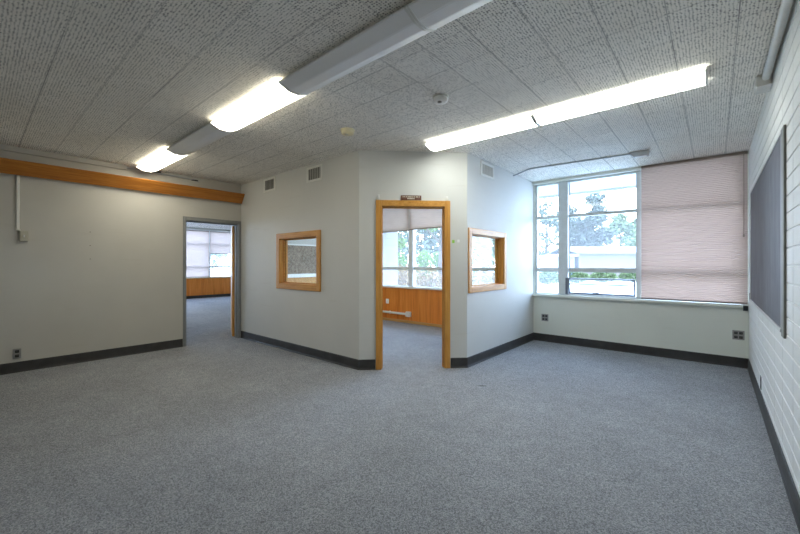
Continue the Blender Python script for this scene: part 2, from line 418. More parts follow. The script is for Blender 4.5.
# slab hinged at the far jamb, swung open into the next room so its edge shows
hp = Vector((-6.676, 3.138, 0)); ang = math.radians(157)   # direction of the open slab
du = Vector((math.cos(ang), math.sin(ang), 0)); dn = Vector((-du.y, du.x, 0)) * -1
dr = MB(); q = lambda a, b, z: hp + du * a + dn * b + Vector((0, 0, z))
dr.hexa([q(0, -.05, .012), q(.84, -.05, .012), q(.84, 0, .012), q(0, 0, .012), q(0, -.05, 2.03), q(.84, -.05, 2.03), q(.84, 0, 2.03), q(0, 0, 2.03)])
slab = dr.build('door_slab', M['wood_z'], d1, bevel=.002)
for z in (.25, 1.02, 1.78):
    mb = MB(); mb.tube([q(-.012, -.0, z - .05), q(-.012, -.0, z + .05)], .008, 8); mb.build('hinge', M['steel'], d1)
# orange wood casing in the angled corner
d2 = struct_root('door_2', C.p(.687, 0, 0), 'orange wood framed open doorway in the angled corner', 'door')
cs = MB(); C.box(cs, .211, .283, 0, 2.142, 0, .02); C.box(cs, 1.091, 1.163, 0, 2.142, 0, .02)
cs.build('side_casing', M['wood_z'], d2, bevel=.004)
cs = MB(); C.box(cs, .283, 1.091, 2.068, 2.142, 0, .02); cs.build('head_casing', M['wood_x'], d2, bevel=.004)
cs = MB(); C.box(cs, .265, .288, 0, 2.065, -.13, .008); C.box(cs, 1.086, 1.109, 0, 2.065, -.13, .008); C.box(cs, .265, 1.109, 2.06, 2.083, -.13, .008)
C.box(cs, .288, .30, 0, 2.06, -.085, -.05); C.box(cs, 1.074, 1.086, 0, 2.06, -.085, -.05); C.box(cs, .30, 1.074, 2.048, 2.06, -.085, -.05)
cs.build('door_jamb', M['wood_z'], d2, bevel=.002)
cs = MB(); C.box(cs, .211, .283, 0, 2.142, -.14, -.12); C.box(cs, 1.091, 1.163, 0, 2.142, -.14, -.12); C.box(cs, .283, 1.091, 2.068, 2.142, -.14, -.12)
cs.build('inner_casing', M['wood_z'], d2, bevel=.004)

# ------------------------------------------------------------------ interior windows
def inner_window(w, name, r, cw, label, along):
    s0, s1, z0, z1 = r
    root = struct_root(name, w.p((s0 + s1) / 2, z0, 0), label, 'interior window')
    for d0, d1 in ((0, .02), (-.14, -.12)):
        mb = MB(); w.box(mb, s0, s0 + cw, z0, z1, d0, d1); w.box(mb, s1 - cw, s1, z0, z1, d0, d1); mb.build('side_casing', M['wood_z'], root, bevel=.004)
        mb = MB(); w.box(mb, s0 + cw, s1 - cw, z0, z0 + cw, d0, d1); w.box(mb, s0 + cw, s1 - cw, z1 - cw, z1, d0, d1); mb.build('rail_casing', M[along], root, bevel=.004)
    a = .006
    mb = MB(); w.frame(mb, s0 + cw - .02, s1 - cw + .02, z0 + cw - .02, z1 - cw + .02, .025, -.125, .006); mb.build('reveal', M['wood_z'], root, bevel=.001)
    i = cw + .004
    mb = MB(); w.frame(mb, s0 + i, s1 - i, z0 + i, z1 - i, .014, -.075, -.06); w.frame(mb, s0 + i, s1 - i, z0 + i, z1 - i, .014, -.105, -.09); mb.build('glazing_bead', M[along], root, bevel=.002)
    mb = MB(); w.box(mb, s0 + i, s1 - i, z0 + i, z1 - i, -.085, -.08); mb.build('glass_pane', M['glass'], root)
inner_window(B, 'window_1', WB, .085, 'orange framed interior window left of the angled corner', 'wood_x')
inner_window(D, 'window_2', WD, .075, 'orange framed interior window right of the angled corner', 'wood_y')

# ------------------------------------------------------------------ outside windows
def outside_window(w, name, r, posts, bars, label, sashes=()):
    """posts: (s0, s1, extra depth) uprights; bars: (z0, z1) cross rails; one pane per opening"""
    s0, s1, z0, z1 = r
    root = struct_root(name, w.p((s0 + s1) / 2, z0, 0), label, 'window')
    mb = MB(); w.frame(mb, s0, s1, z0, z1, .035, -.11, -.03); mb.build('outer_frame', M['alu'], root, bevel=.003)
    for a, b, dd in posts:
        mb = MB(); w.box(mb, a, b, z0 + .035, z1 - .035, -.115, -.02 + dd); mb.build('mullion', M['alu'], root, bevel=.004)
    edges = [s0 + .035] + [x for a, b, dd in posts for x in (a, b)] + [s1 - .035]
    zs = [z0 + .035] + [x for c in bars for x in c] + [z1 - .035]
    for k in range(0, len(edges), 2):
        a, b = edges[k], edges[k + 1]
        for c0, c1 in bars:
            mb = MB(); w.box(mb, a, b, c0, c1, -.105, -.035); mb.build('transom', M['alu'], root, bevel=.003)
        for j in range(0, len(zs), 2):
            opened = any(abs(a - q) < .02 and j == 0 for q in sashes)
            if opened: hopper(w, root, a, b, zs[0], zs[1])
            else:
                mb = MB(); w.box(mb, a, b, zs[j], zs[j + 1], -.073, -.067); mb.build('glass_pane', M['glass_out'], root)
    return root
def hopper(w, root, a, b, z0, z1):
    """bottom-hinged vent tipped a little into the room"""
    hgt, tilt = (z1 - z0) * .74, math.radians(12)
    def P(s, v, d): return w.p(s, z0 + .004 + v * math.cos(tilt) - d * math.sin(tilt), -.05 + v * math.sin(tilt) + d * math.cos(tilt))
    def bar(mb, sa, sb, va, vb, da=-.01, db=.01):
        mb.hexa([P(sa, va, da), P(sb, va, da), P(sb, va, db), P(sa, va, db), P(sa, vb, da), P(sb, vb, da), P(sb, vb, db), P(sa, vb, db)])
    sa = MB(); bar(sa, a + .006, a + .022, 0, hgt); bar(sa, b - .030, b - .012, 0, hgt)
    bar(sa, a + .022, b - .022, hgt - .018, hgt); bar(sa, a + .022, b - .022, hgt * .60, hgt * .60 + .016); bar(sa, a + .022, b - .022, 0, .028)
    s = sa.build('vent_sash', M['alu_dark'], root)
    g = MB(); bar(g, a + .022, b - .022, .02, hgt - .01, -.002, .002); g.build('glass_pane', M['glass_out'], s)
    g = MB(); m = (a * .58 + b * .42); bar(g, m - .035, m + .035, .028, .04, .01, .03); bar(g, m + .02, m + .06, .036, .05, .012, .024); g.build('latch', M['black'], s)
    g = MB(); w.box(g, a - .035, a + .008, z0, z0 + .27, -.05, .02); g.build('vent_guard', M['alu_dark'], root, bevel=.003)
BARS = [(1.20, 1.27), (2.115, 2.165)]
win3 = outside_window(E_, 'window_3', W1, [(-2.0, -1.845, .02), (-.885, -.815, .02)], BARS, 'outside window left of and behind the pink shade', sashes=(-1.845,))
mb = MB(); E_.box(mb, -1.925, -1.845, W1[2] + .035, W1[3] - .035, -.11, -.045); mb.build('mullion', M['alu_dark'], win3)
outside_window(E_, 'window_4', W2, [(-5.27, -5.14, .02), (-4.02, -3.96, .01), (-2.86, -2.80, .01)], BARS, 'outside window of the corner office', sashes=())
sl = MB(); E_.box(sl, -2.42, .275, .775, .815, -.03, .06); sl.build('sill', M['paint_sill'], win3, bevel=.005)
sl = MB(); E_.box(sl, .282, .328, .735, .80, 0, .012); sl.build('dark_sill_notch', M['black'], win3)  # black plate stands in for the shaded notch at the sill's end
hd = MB(); E_.box(hd, -2.42, .335, 2.725, H, -.02, .045); struct(hd, 'trim_1', M['paint_sill'], 'narrow head trim over the outside window', 'trim', bevel=.004)
sl = MB(); E_.box(sl, -6.52, -2.54, .785, .825, -.03, .07); struct(sl, 'trim_2', M['white_metal'], 'white window ledge inside the corner office', 'trim', bevel=.005)
# panelling below the office window and on its side wall
pn = MB()
for k in range(4):
    a = -6.52 + k * 1.0; E_.box(pn, a + .002 + (.32 if 0 else 0), min(a + 1.0, -2.54) - .002, .055, .785, 0, .018)
struct(pn, 'trim_3', M['panel'], 'orange plywood panelling under the office window', 'panelling')
pn = MB(); E_.box(pn, -6.52, -2.54, 0, .06, 0, .032); struct(pn, 'trim_4', M['panel_trim'], 'wood base strip of the office panelling', 'trim', bevel=.004)
pn = MB()
for a, b in ((3.295, 4.29), (4.294, 5.29), (5.294, 6.41)): A.box(pn, a, b, .0, 1.06, 0, .018)
struct(pn, 'trim_5', M['panel_trim'], 'plywood panelling seen through the left interior window', 'panelling')
mb = MB(); A.box(mb, 3.30, 6.40, 1.06, 1.105, 0, .07); struct(mb, 'trim_6', M['white_metal'], 'white ledge under the pinboard in the office', 'trim', bevel=.004)
pb = thing('pinboard', A.p(4.7, 1.105, 0), 'mottled brown pinboard seen through the left interior window', 'pinboard')
mb = MB(); A.box(mb, 4.10, 6.0, 1.12, 1.72, .002, .02); mb.build('panel', M['cork'], pb)
mb = MB(); A.frame(mb, 4.07, 6.03, 1.105, 1.745, .028, .002, .028); mb.build('frame', M['white_metal'], pb, bevel=.003)

# next room: long window wall over panelled cabinets
posts = [(.57, .63, .01), (1.77, 1.83, .01), (2.97, 3.03, .01), (4.27, 4.35, .01), (6.16, 6.24, .02), (7.1, 7.16, .01)]
outside_window(G, 'window_5', (-.6, 7.3, .80, 2.70), posts, BARS, 'long outside window of the next room', ())
mb = MB()
for k in range(9):
    a = -1.58 + k * 1.07; G.box(mb, a, min(a + 1.062, 7.37), .11, .765, 0, .03)
struct(mb, 'trim_7', M['panel'], 'orange wood panelling under the next room windows', 'panelling')
mb = MB(); G.box(mb, -1.6, 7.38, 0, .11, 0, .015); struct(mb, 'trim_8', M['rubber'], 'dark base under the next room panelling', 'trim')
mb = MB(); G.box(mb, -1.6, 7.38, .765, .80, -.05, .06); struct(mb, 'trim_9', M['panel_trim'], 'window ledge of the next room', 'trim', bevel=.004)

# ------------------------------------------------------------------ shades
def shade(w, s0, s1, z0, z1, d, mat, label, group=None, cord=True, pleat=.024):
    root = thing('window_shade', w.p((s0 + s1) / 2, z0, d), label, 'window shade', group)
    mb = MB(); vs, fs = [], []; n = int((z1 - z0 - .06) / (pleat / 2)); top = z1 - .03
    zz = [z0 + .022 + (top - z0 - .022) * i / n for i in range(n + 1)]
    for i, z in enumerate(zz):
        off = .0035 if i % 2 else -.0035
        vs += [w.p(s0, z, d + off), w.p(s1, z, d + off)]
    fs = [(2 * i, 2 * i + 1, 2 * i + 3, 2 * i + 2) for i in range(n)]
    mb.add(vs, fs); mb.build('fabric', mat, root)
    mb = MB(); w.box(mb, s0, s1, z0, z0 + .022, d - .011, d + .011); mb.build('bottom_rail', M['shade_rail'], root, bevel=.003)
    mb = MB(); w.box(mb, s0, s1, z1 - .03, z1, d - .018, d + .018); mb.build('head_rail', M['shade_rail'], root, bevel=.003)
    for q in ((.12, .5, .88) if cord else ()):
        s = s0 + (s1 - s0) * q
        mb = MB(); mb.tube([w.p(s, z0 + .02, d - .012), w.p(s, z1 - .03, d - .012)], .0022, 5); mb.build('lift_cord', M['shade_rail'], root)
    return root
s1_ = shade(E_, -.812, .322, .822, 2.764, .05, M['shade'], 'pinkish beige woven shade drawn down beside the block wall')
mb = MB(); mb.tube([E_.p(.285, 2.73, .075), E_.p(.286, 2.2, .073), E_.p(.285, 1.72, .073)], .004, 6); mb.lathe(E_.p(.285, 1.68, .073), [(.002, .05), (.009, .03), (.01, 0), (.003, -.004)], 10)
mb.build('pull_cord', M['shade_rail'], s1_)
shade(E_, -6.45, -5.235, 2.085, 2.72, .03, M['shade_grey'], 'grey shade half raised in the corner office, left of the pair', 'office window shades', False)
shade(E_, -5.215, -3.99, 2.10, 2.72, .03, M['shade_grey'], 'grey shade half raised in the corner office, right of the pair', 'office window shades', False)
shade(E_, -3.97, -2.58, 2.10, 2.72, .03, M['shade_grey'], 'grey shade half raised over the office window end by its right wall', 'office window shades', False)
shade(G, 4.36, 6.17, .82, 2.66, .03, M['shade_far'], 'rosy shade drawn down to the ledge in the next room', 'next room shades', False)
shade(G, 6.21, 7.28, 1.755, 2.66, .03, M['shade_far'], 'rosy shade half raised over the bright pane in the next room', 'next room shades', False)

# ------------------------------------------------------------------ left wall fittings
dz = lambda: None
rail = thing('display_rail', A.p(.8, 2.42, 0), 'long orange wooden display rail tilted out high on the left wall', 'rail')
def tilt(mb, s0, s1, th=.02):
    # board leaning out at the top
    b0, t0 = (.054, 2.42), (.162, 2.578)
    nx, nz = (t0[1] - b0[1]), -(t0[0] - b0[0]); L = math.hypot(nx, nz); nx, nz = nx / L * th, nz / L * th
    c = [(b0[0], b0[1]), (t0[0], t0[1]), (t0[0] - nx, t0[1] - nz), (b0[0] - nx, b0[1] - nz)]
    vs = [A.p(s0, z, d) for d, z in c] + [A.p(s1, z, d) for d, z in c]
    return mb.add(vs, [(0, 1, 2, 3), (7, 6, 5, 4)] + [(i, (i + 1) % 4, 4 + (i + 1) % 4, 4 + i) for i in range(4)])
tilt(MB(), -1.58, 3.165).build('face_board', M['wood_rail'], rail, bevel=.002)
for s in (-1.0, .4, 1.8, 3.13):
    mb = MB(); c = [(.0, 2.44), (.036, 2.425), (.138, 2.57), (.0, 2.57)]
    vs = [A.p(s, z, d) for d, z in c] + [A.p(s + .02, z, d) for d, z in c]
    mb.add(vs, [(0, 1, 2, 3), (7, 6, 5, 4)] + [(i, (i + 1) % 4, 4 + (i + 1) % 4, 4 + i) for i in range(4)]); mb.build('bracket', M['wood_rail'], rail)
mb = MB(); A.box(mb, -1.6, 1.46, 2.704, H, 0, .03); A.box(mb, -1.6, 1.46, 2.704, 2.712, .03, .036)
struct(mb, 'trim_10', M['paint'], 'cream trim strip where left wall meets ceiling', 'trim', bevel=.003)
cb = thing('cable', A.p(1.46, 2.73, 0), 'thin grey cable run from the ceiling trim past the lit fixture end', 'cable')
mb = MB(); mb.tube([A.p(1.44, 2.735, .02), A.p(1.6, 2.738, .03), A.p(1.85, 2.732, .022), A.p(2.1, 2.728, .02), A.p(2.4, 2.718, .012), A.p(2.46, 2.70, .004)], .008, 8); mb.build('sheath', M['conduit'], cb)
mb = MB(); A.box(mb, 1.74, 1.90, 2.742, 2.764, .0, .035); mb.build('clip', M['black'], cb, bevel=.003)
mb = MB(); A.box(mb, 2.34, 2.44, 2.706, 2.726, .0, .02); mb.build('clip', M['black'], cb, bevel=.003)
rc = thing('raceway', A.p(.366, 1.745, 0), 'white vertical cable raceway below the display rail', 'raceway')
mb = MB(); A.box(mb, .352, .380, 1.762, 2.425, 0, .02); mb.build('cover', M['white_metal'], rc, bevel=.004)
mb = MB(); A.box(mb, .347, .386, 1.745, 1.765, 0, .024); mb.build('end_fitting', M['white_metal'], rc, bevel=.003)
bx = thing('wall_box', A.p(.416, 1.615, 0), 'beige switch box at the foot of the white raceway', 'switch box')
mb = MB(); A.box(mb, .377, .455, 1.615, 1.742, 0, .038); mb.build('housing', M['beige'], bx, bevel=.005)
mb = MB(); A.box(mb, .386, .446, 1.626, 1.731, .038, .043); mb.build('cover_plate', M['beige'], bx, bevel=.002)
mb = MB(); A.box(mb, .409, .423, 1.664, 1.694, .043, .052); mb.build('toggle', M['white_plastic'], bx, bevel=.003)

def outlet(w, s, z, label, gangs=1, t=1.0, plate='steel'):
    root = thing('power_outlet', w.p(s, z, 0), label, 'power outlet')
    g = gangs; W_ = .072 if g == 1 else .116
    mb = MB(); w.box(mb, s - W_ / 2, s + W_ / 2, z - .06, z + .06, 0, .008 * t); mb.build('cover_plate', M[plate], root, bevel=.003 * t)
    for k in range(g):
        c = s + (k - (g - 1) / 2) * .048
        for dz_ in (-.027, .027):
            mb = MB(); w.box(mb, c - .017, c + .017, z + dz_ - .016, z + dz_ + .016, .008 * t, .0115 * t); so = mb.build('socket', M['black'], root, bevel=.004)
            mb = MB()
            for q in (-.007, .007): w.box(mb, c + q - .0015, c + q + .0015, z + dz_ - .003, z + dz_ + .008, .0115 * t, .0122 * t)
            mb.build('contact_slot', M['steel'], so)
    return root
outlet(A, .358, .23, 'steel duplex outlet low on the left wall below the raceway')
outlet(E_, -2.22, .411, 'steel double outlet below the window by the office wall', 2)
outlet(E_, .237, .416, 'steel double outlet below the shade by the block wall', 2)
outlet(F, 4.84, .215, 'small dark outlet low on the white block wall', t=.4, plate='black')
for z, wd in ((1.774, 'topmost'), (1.588, 'middle'), (1.403, 'lowest')):
    an = thing('wall_anchor', A.p(1.054, z, 0), f'small grey screw anchor in the left wall, {wd} of three in a column', 'wall anchor', 'screw anchors in the left wall')
    mb = MB(); mb.tube([A.p(1.054, z, .0005), A.p(1.054, z, .004)], .009, 12); mb.build('collar', M['beige'], an)
    mb = MB(); mb.tube([A.p(1.054, z, .003), A.p(1.054, z, .0055)], .005, 10); mb.build('screw_head', M['black'], an)

# ------------------------------------------------------------------ vents
def vent(w, s0, s1, z0, z1, label, blades=7, off=.016):
    root = thing('air_vent', w.p((s0 + s1) / 2, z0, 0), label, 'air vent', 'wall air vents')
    mb = MB(); w.frame(mb, s0 - .03, s1 + .03, z0 - .03, z1 + .03, .032, 0, .012); mb.build('frame', M['white_metal' if off else 'vent'], root, bevel=.004)
    mb = MB(); w.box(mb, s0, s1, z0, z1, .0005, .002); mb.build('shaded_backing', M['vent_in'], root)  # flat dark sheet behind the louvers, duct shade put into its colour
    st = (s1 - s0) / blades
    for k in range(blades):
        c = s0 + st * (k + .5); mb = MB()
        vs = [w.p(c - st * .32, z0, .003), w.p(c - st * .32 + .003, z0, .0025), w.p(c + st * .26, z0, .011), w.p(c + st * .26 - .003, z0, .0115)]
        mb.hexa(vs + [v + Vector((0, 0, z1 - z0)) for v in vs]); mb.build('louver', M['vent'], root)
    return root
vent(B, -5.68, -5.385, 2.555, 2.715, 'white louvred vent on the office wall, nearer the orange rail')
vent(B, -4.47, -4.175, 2.54, 2.70, 'white louvred vent high above the left interior window')
vent(D, 4.54, 4.87, 2.575, 2.715, 'white louvred vent high above the right interior window')

# ------------------------------------------------------------------ over the angled doorway
sg = thing('door_sign', C.p(.66, 2.15, 0), 'small brown sign above the orange framed doorway', 'sign')
mb = MB(); C.box(mb, .528, .790, 2.146, 2.206, .0, .014); mb.build('board', M['sign'], sg, bevel=.003)
mb = MB(); random.seed(3)
s = .552
while s < .765:   # upper line of worn, unreadable lettering
    k = random.uniform(.008, .013); C.box(mb, s, s + k, 2.181, 2.194, .014, .0155); s += k + random.choice((.004, .004, .011))
s = .612
while s < .705:
    k = random.uniform(.009, .013); C.box(mb, s, s + k, 2.157, 2.174, .014, .0155); s += k + .005
mb.build('lettering', M['letter'], sg)
for s, z, lb in ((.245, 2.188, 'small white hook over the left end of the orange door frame'), (1.124, 2.178, 'small white hook over the right end of the orange door frame')):
    hk = thing('wall_hook', C.p(s, z, 0), lb, 'hook', 'hooks over the door frame')
    mb = MB(); C.box(mb, s - .014, s + .014, z - .028, z + .026, 0, .006); mb.build('back_plate', M['white_plastic'], hk, bevel=.003)
    mb = MB(); mb.tube([C.p(s, z + .005, .006), C.p(s, z - .008, .016), C.p(s, z - .018, .022), C.p(s, z - .012, .03)], .004, 8); mb.build('hook_arm', M['white_plastic'], hk)
mb = MB(); C.box(mb, 1.190, 1.222, 1.603, 1.643, 0, .0015)
tag(mb.build('sticker', M['sticker'], None, C.p(1.206, 1.603, 0)), 'small green sticker right of the orange door frame', 'sticker')
mb = MB(); C.box(mb, 1.258, 1.288, 1.612, 1.648, 0, .0015)
tag(mb.build('sticker', M['sticker_white'], None, C.p(1.273, 1.612, 0)), 'small white sticker right of the green one', 'sticker')

# ------------------------------------------------------------------ office fittings
hp_ = thing('heating_pipe', E_.p(-5.7, .15, .018), 'cream heating pipe low on the office panelling', 'pipe')
mb = MB(); mb.tube([E_.p(-6.48, .205, .06), E_.p(-5.25, .205, .06)], .026, 12); mb.build('pipe', M['white_metal'], hp_)
mb = MB(); E_.box(mb, -5.28, -5.165, .15, .265, .018, .10); mb.build('end_box', M['white_metal'], hp_, bevel=.008)
for s in (-6.3, -5.8): 
    mb = MB(); E_.box(mb, s, s + .02, 0 if s < -6 else .17, .24, .034, .06); mb.build('bracket', M['white_metal'], hp_)
cp = thing('wall_plate', E_.p(-5.9, .40, .018), 'cream cover plate on the office panelling above the pipe', 'cover plate')
mb = MB(); E_.box(mb, -5.94, -5.85, .40, .51, .018, .026); mb.build('plate', M['white_metal'], cp, bevel=.003)
mb = MB(); mb.tube([E_.p(-5.895, .455, .026), E_.p(-5.895, .455, .028)], .006, 8); mb.build('screw', M['steel'], cp)

# ------------------------------------------------------------------ chalkboard on the block wall
cbd = thing('chalkboard', F.p(4.65, .90, 0), 'long slate grey chalkboard on the white block wall', 'chalkboard')
mb = MB(); F.box(mb, 3.36, 5.96, .915, 2.17, .001, .008); mb.build('writing_surface', M['board'], cbd)
mb = MB(); F.box(mb, 3.35, 5.97, 2.165, 2.187, .001, .014); mb.build('top_frame', M['board_frame'], cbd, bevel=.003)
mb = MB(); F.box(mb, 3.35, 5.97, .897, .918, .001, .018); mb.build('bottom_frame', M['board_frame'], cbd, bevel=.003)
mb = MB(); F.box(mb, 3.345, 3.368, .918, 2.165, .001, .012); mb.build('side_frame', M['board_frame'], cbd, bevel=.003)
mb = MB(); F.box(mb, 5.955, 5.975, .918, 2.165, .001, .014); mb.build('side_frame', M['board_frame'], cbd, bevel=.003)
mb = MB(); F.box(mb, 3.232, 3.345, .875, 2.185, .001, .013); mb.build('edge_post', M['board_edge'], cbd, bevel=.003)
mb = MB(); F.box(mb, 5.975, 6.01, .90, .99, .001, .018); mb.build('corner_clip', M['black'], cbd, bevel=.004)

# ------------------------------------------------------------------ ceiling fittings
def smoke(x, y, label, mats, r=.062):
    root = thing('smoke_detector', (x, y, H), label, 'smoke detector')
    mb = MB(); mb.lathe((x, y, H), [(r * 1.12, 0), (r * 1.12, -.012), (r * 1.05, -.014)], 28); mb.build('mounting_base', M[mats[0]], root)
    mb = MB(); mb.lathe((x, y, H), [(r, -.014), (r, -.034), (r * .93, -.044), (r * .55, -.052), (.0001, -.053)], 28); mb.build('housing', M[mats[1]], root)
    mb = MB(); mb.lathe((x + .004, y - .02, H - .051), [(.020, .003), (.018, -.006), (.0001, -.007)], 16); mb.build('sensor_grille', M[mats[2]], root)
smoke(-1.785, 2.62, 'white smoke detector on the ceiling between the light rows', ('vent', 'white_plastic', 'vent_in'))
smoke(-2.985, 2.62, 'yellowed smoke detector on the ceiling nearer the office corner', ('cream', 'cream', 'beige'), .068)
jb = thing('ceiling_junction_box', (-.72, 5.56, H), 'grey box on the ceiling near the outside window', 'junction box')
mb = MB(); mb.hexa([(-.84, 5.50, H - .001), (-.62, 5.50, H - .001), (-.62, 5.63, H - .001), (-.84, 5.63, H - .001), (-.79, 5.515, H - .062), (-.635, 5.515, H - .062), (-.635, 5.615, H - .062), (-.79, 5.615, H - .062)])
mb.build('housing', M['conduit'], jb, bevel=.006)
mb = MB(); mb.box(-.775, 5.525, H - .068, -.65, 5.605, H - .062); mb.build('cover_plate', M['white_plastic'], jb, bevel=.002)
cd = thing('ceiling_conduit', (-1.6, 5.5, H), 'thin grey conduit on the ceiling from the box to the office wall', 'conduit')
mb = MB(); mb.tube([(-.82, 5.56, H - .010), (-1.4, 5.50, H - .010), (-2.05, 5.435, H - .010), (-2.12, 5.44, H - .012), (-2.27, 5.50, H - .028), (-2.35, 5.545, H - .036), (-2.412, 5.57, H - .038)], .009, 10); mb.build('pipe', M['conduit'], cd)
for x, y in ((-1.1, 5.531), (-1.8, 5.460)):
    mb = MB(); mb.box(x - .01, y - .025, H - .021, x + .01, y + .025, H); mb.build('strap', M['conduit'], cd)
cd = thing('ceiling_conduit', (.30, 1.5, H), 'fat painted conduit where ceiling meets the block wall', 'conduit')
mb = MB(); mb.tube([(.298, -1.58, H - .028), (.298, 3.90, H - .028)], .024, 14); mb.build('pipe', M['conduit_white'], cd)
for y in (.6, 2.75):
    mb = MB(); mb.tube([(.298, y - .04, H - .028), (.298, y + .04, H - .028)], .028, 14); mb.build('coupling', M['conduit_white'], cd)
jb = thing('ceiling_junction_box', (.29, 4.0, H), 'cream box at the end of the fat conduit', 'junction box')
mb = MB(); mb.box(.245, 3.90, H - .085, .332, 4.08, H); mb.build('housing', M['conduit_white'], jb, bevel=.006)
mb = MB(); mb.box(.24, 3.915, H - .075, .245, 4.065, H - .012); mb.build('cover_plate', M['white_plastic'], jb, bevel=.002)

# ------------------------------------------------------------------ light fixtures
def fixture(x0, x1, yc, lit, label, group, wd=.26, dp=.085):
    root = thing('ceiling_light', ((x0 + x1) / 2, yc, H), label, 'ceiling light', group)
    h = wd / 2; g = .004
    mb = MB(); mb.box(x0 + g, yc - h * .80, H - .035, x1 - g, yc + h * .80, H); mb.build('housing', M['white_metal'], root, bevel=.003)
    # wraparound lens: slanted sides and a gently bowed belly
    prof = [(.99, -.030), (1, -.035), (.97, -.043), (.38, -.074), (.28, -.0765)]
    prof = [(-h * a, b) for a, b in prof] + [(h * a, b) for a, b in prof[::-1]]
    n = len(prof); mb = MB()
    vs = [(x0 + .016, yc + a, H + b) for a, b in prof] + [(x1 - .016, yc + a, H + b) for a, b in prof]
    mb.add(vs, [(i, i + 1, n + i + 1, n + i) for i in range(n - 1)])
    mb.add([vs[0], vs[n - 1], vs[2 * n - 1], vs[n]], [(0, 1, 2, 3)])
    mb.build('lens', M[lit] if lit else M['lens_off'], root)
    for xa, xb in ((x0 + .001, x0 + .016), (x1 - .016, x1 - .001)):
        p2 = [(a * 1.03, b * 1.04) for a, b in prof]; m = len(p2)
        mb = MB(); vs = [(xa, yc + a, H + b) for a, b in p2] + [(xb, yc + a, H + b) for a, b in p2]
        mb.add(vs, [tuple(range(m)), tuple(range(2 * m - 1, m - 1, -1))] + [(i, (i + 1) % m, m + (i + 1) % m, m + i) for i in range(m)])
        mb.build('end_cap', M['white_metal'], root)
    return root
LY = 1.668
lab = ['lit ceiling light nearest the orange rail in the left row', 'unlit ceiling light between the two lit ones in the left row',
       'lit ceiling light in the middle of the left row', 'unlit ceiling light just before the cut off end one in the left row',
       'unlit ceiling light cut off by the top edge of the photo']
for k in range(5):
    x0 = -6.322 + 1.2625 * k
    fixture(x0, x0 + 1.2625, LY, 'lens_warm' if k in (0, 2) else None, lab[k], 'left row of ceiling lights')
for k, lb in ((0, 'lit ceiling light right over the angled office corner'), (1, 'lit ceiling light nearest the block wall')):
    r = fixture(-2.575 + 1.27 * k, -1.305 + 1.27 * k, 3.585, 'lens_cool', lb, 'right row of ceiling lights', .28)
    for s in (.24, .99):
        x = -2.575 + 1.27 * k + s
        if (k, s) in ((1, .99),): 
            mb = MB(); mb.lathe((x + .10, 3.60, H - .074), [(.016, .002), (.016, -.006), (.009, -.009), (.0001, -.009)], 14); mb.build('lens_latch', M['steel'], r)

fixture(-5.1, -3.84, 4.9, 'lens_warm', 'lit ceiling light inside the corner office', 'corner office lights')
for x, lb in ((-10.2, 'lit ceiling light in the next room, nearer the grey door frame'), (-13.2, 'lit ceiling light in the next room, nearer its windows')):
    fixture(x, x + 1.26, 4.2, 'lens_warm', lb, 'next room lights')
# ------------------------------------------------------------------ outside
GZ = -.15
g = MB(); g.box(-80, -60, GZ - .3, 60, 90, GZ); 
tag(g.build('ground', M['asphalt']), 'pale paving outside the windows', 'ground', kind='structure')
g = MB(); g.box(-14, 7.9, GZ, -2.9, 11.5, GZ + .03)
tag(g.build('lawn', M['lawn'], None, (-8, 9, GZ)), 'dry lawn strip outside the corner office', 'lawn', kind='structure')
ov = MB(); ov.box(-6.7, 6.64, 2.755, 1.5, 7.80, 2.9); ov.box(-6.7, 7.80, 2.715, 1.5, 7.86, 2.93)
struct(ov, 'trim_11', M['soffit'], 'white roof overhang outside the window', 'roof overhang')
sd = MB()
for k in range(17):
    z = GZ + .18 * k; sd.hexa([(-6.52, 6.64, z), (-6.495, 6.64, z), (-6.495, 7.5, z), (-6.52, 7.5, z), (-6.52, 6.64, z + .18), (-6.51, 6.64, z + .18), (-6.51, 7.5, z + .18), (-6.52, 7.5, z + .18)])
struct(sd, 'trim_12', M['siding'], 'white lap siding on the outside of the next room', 'siding')
def leaves(mb, c, rad, n, size, rng, flat=.0):
    for _ in range(n):
        while True:
            p = Vector((rng.uniform(-1, 1), rng.uniform(-1, 1), rng.uniform(-1, 1)))
            if .25 < p.length < 1: break
        p = Vector(c) + Vector((p.x * rad[0], p.y * rad[1], p.z * rad[2]))
        a = Vector((rng.gauss(0, 1), rng.gauss(0, 1), rng.gauss(0, .7))).normalized(); b = a.cross(Vector((rng.gauss(0, 1), rng.gauss(0, 1), rng.gauss(0, 1)))).normalized()
        s = size * rng.uniform(.6, 1.3)
        mb.add([p - a * s, p - b * s * .5, p + a * s, p + b * s * .5], [(0, 1, 2, 3)])
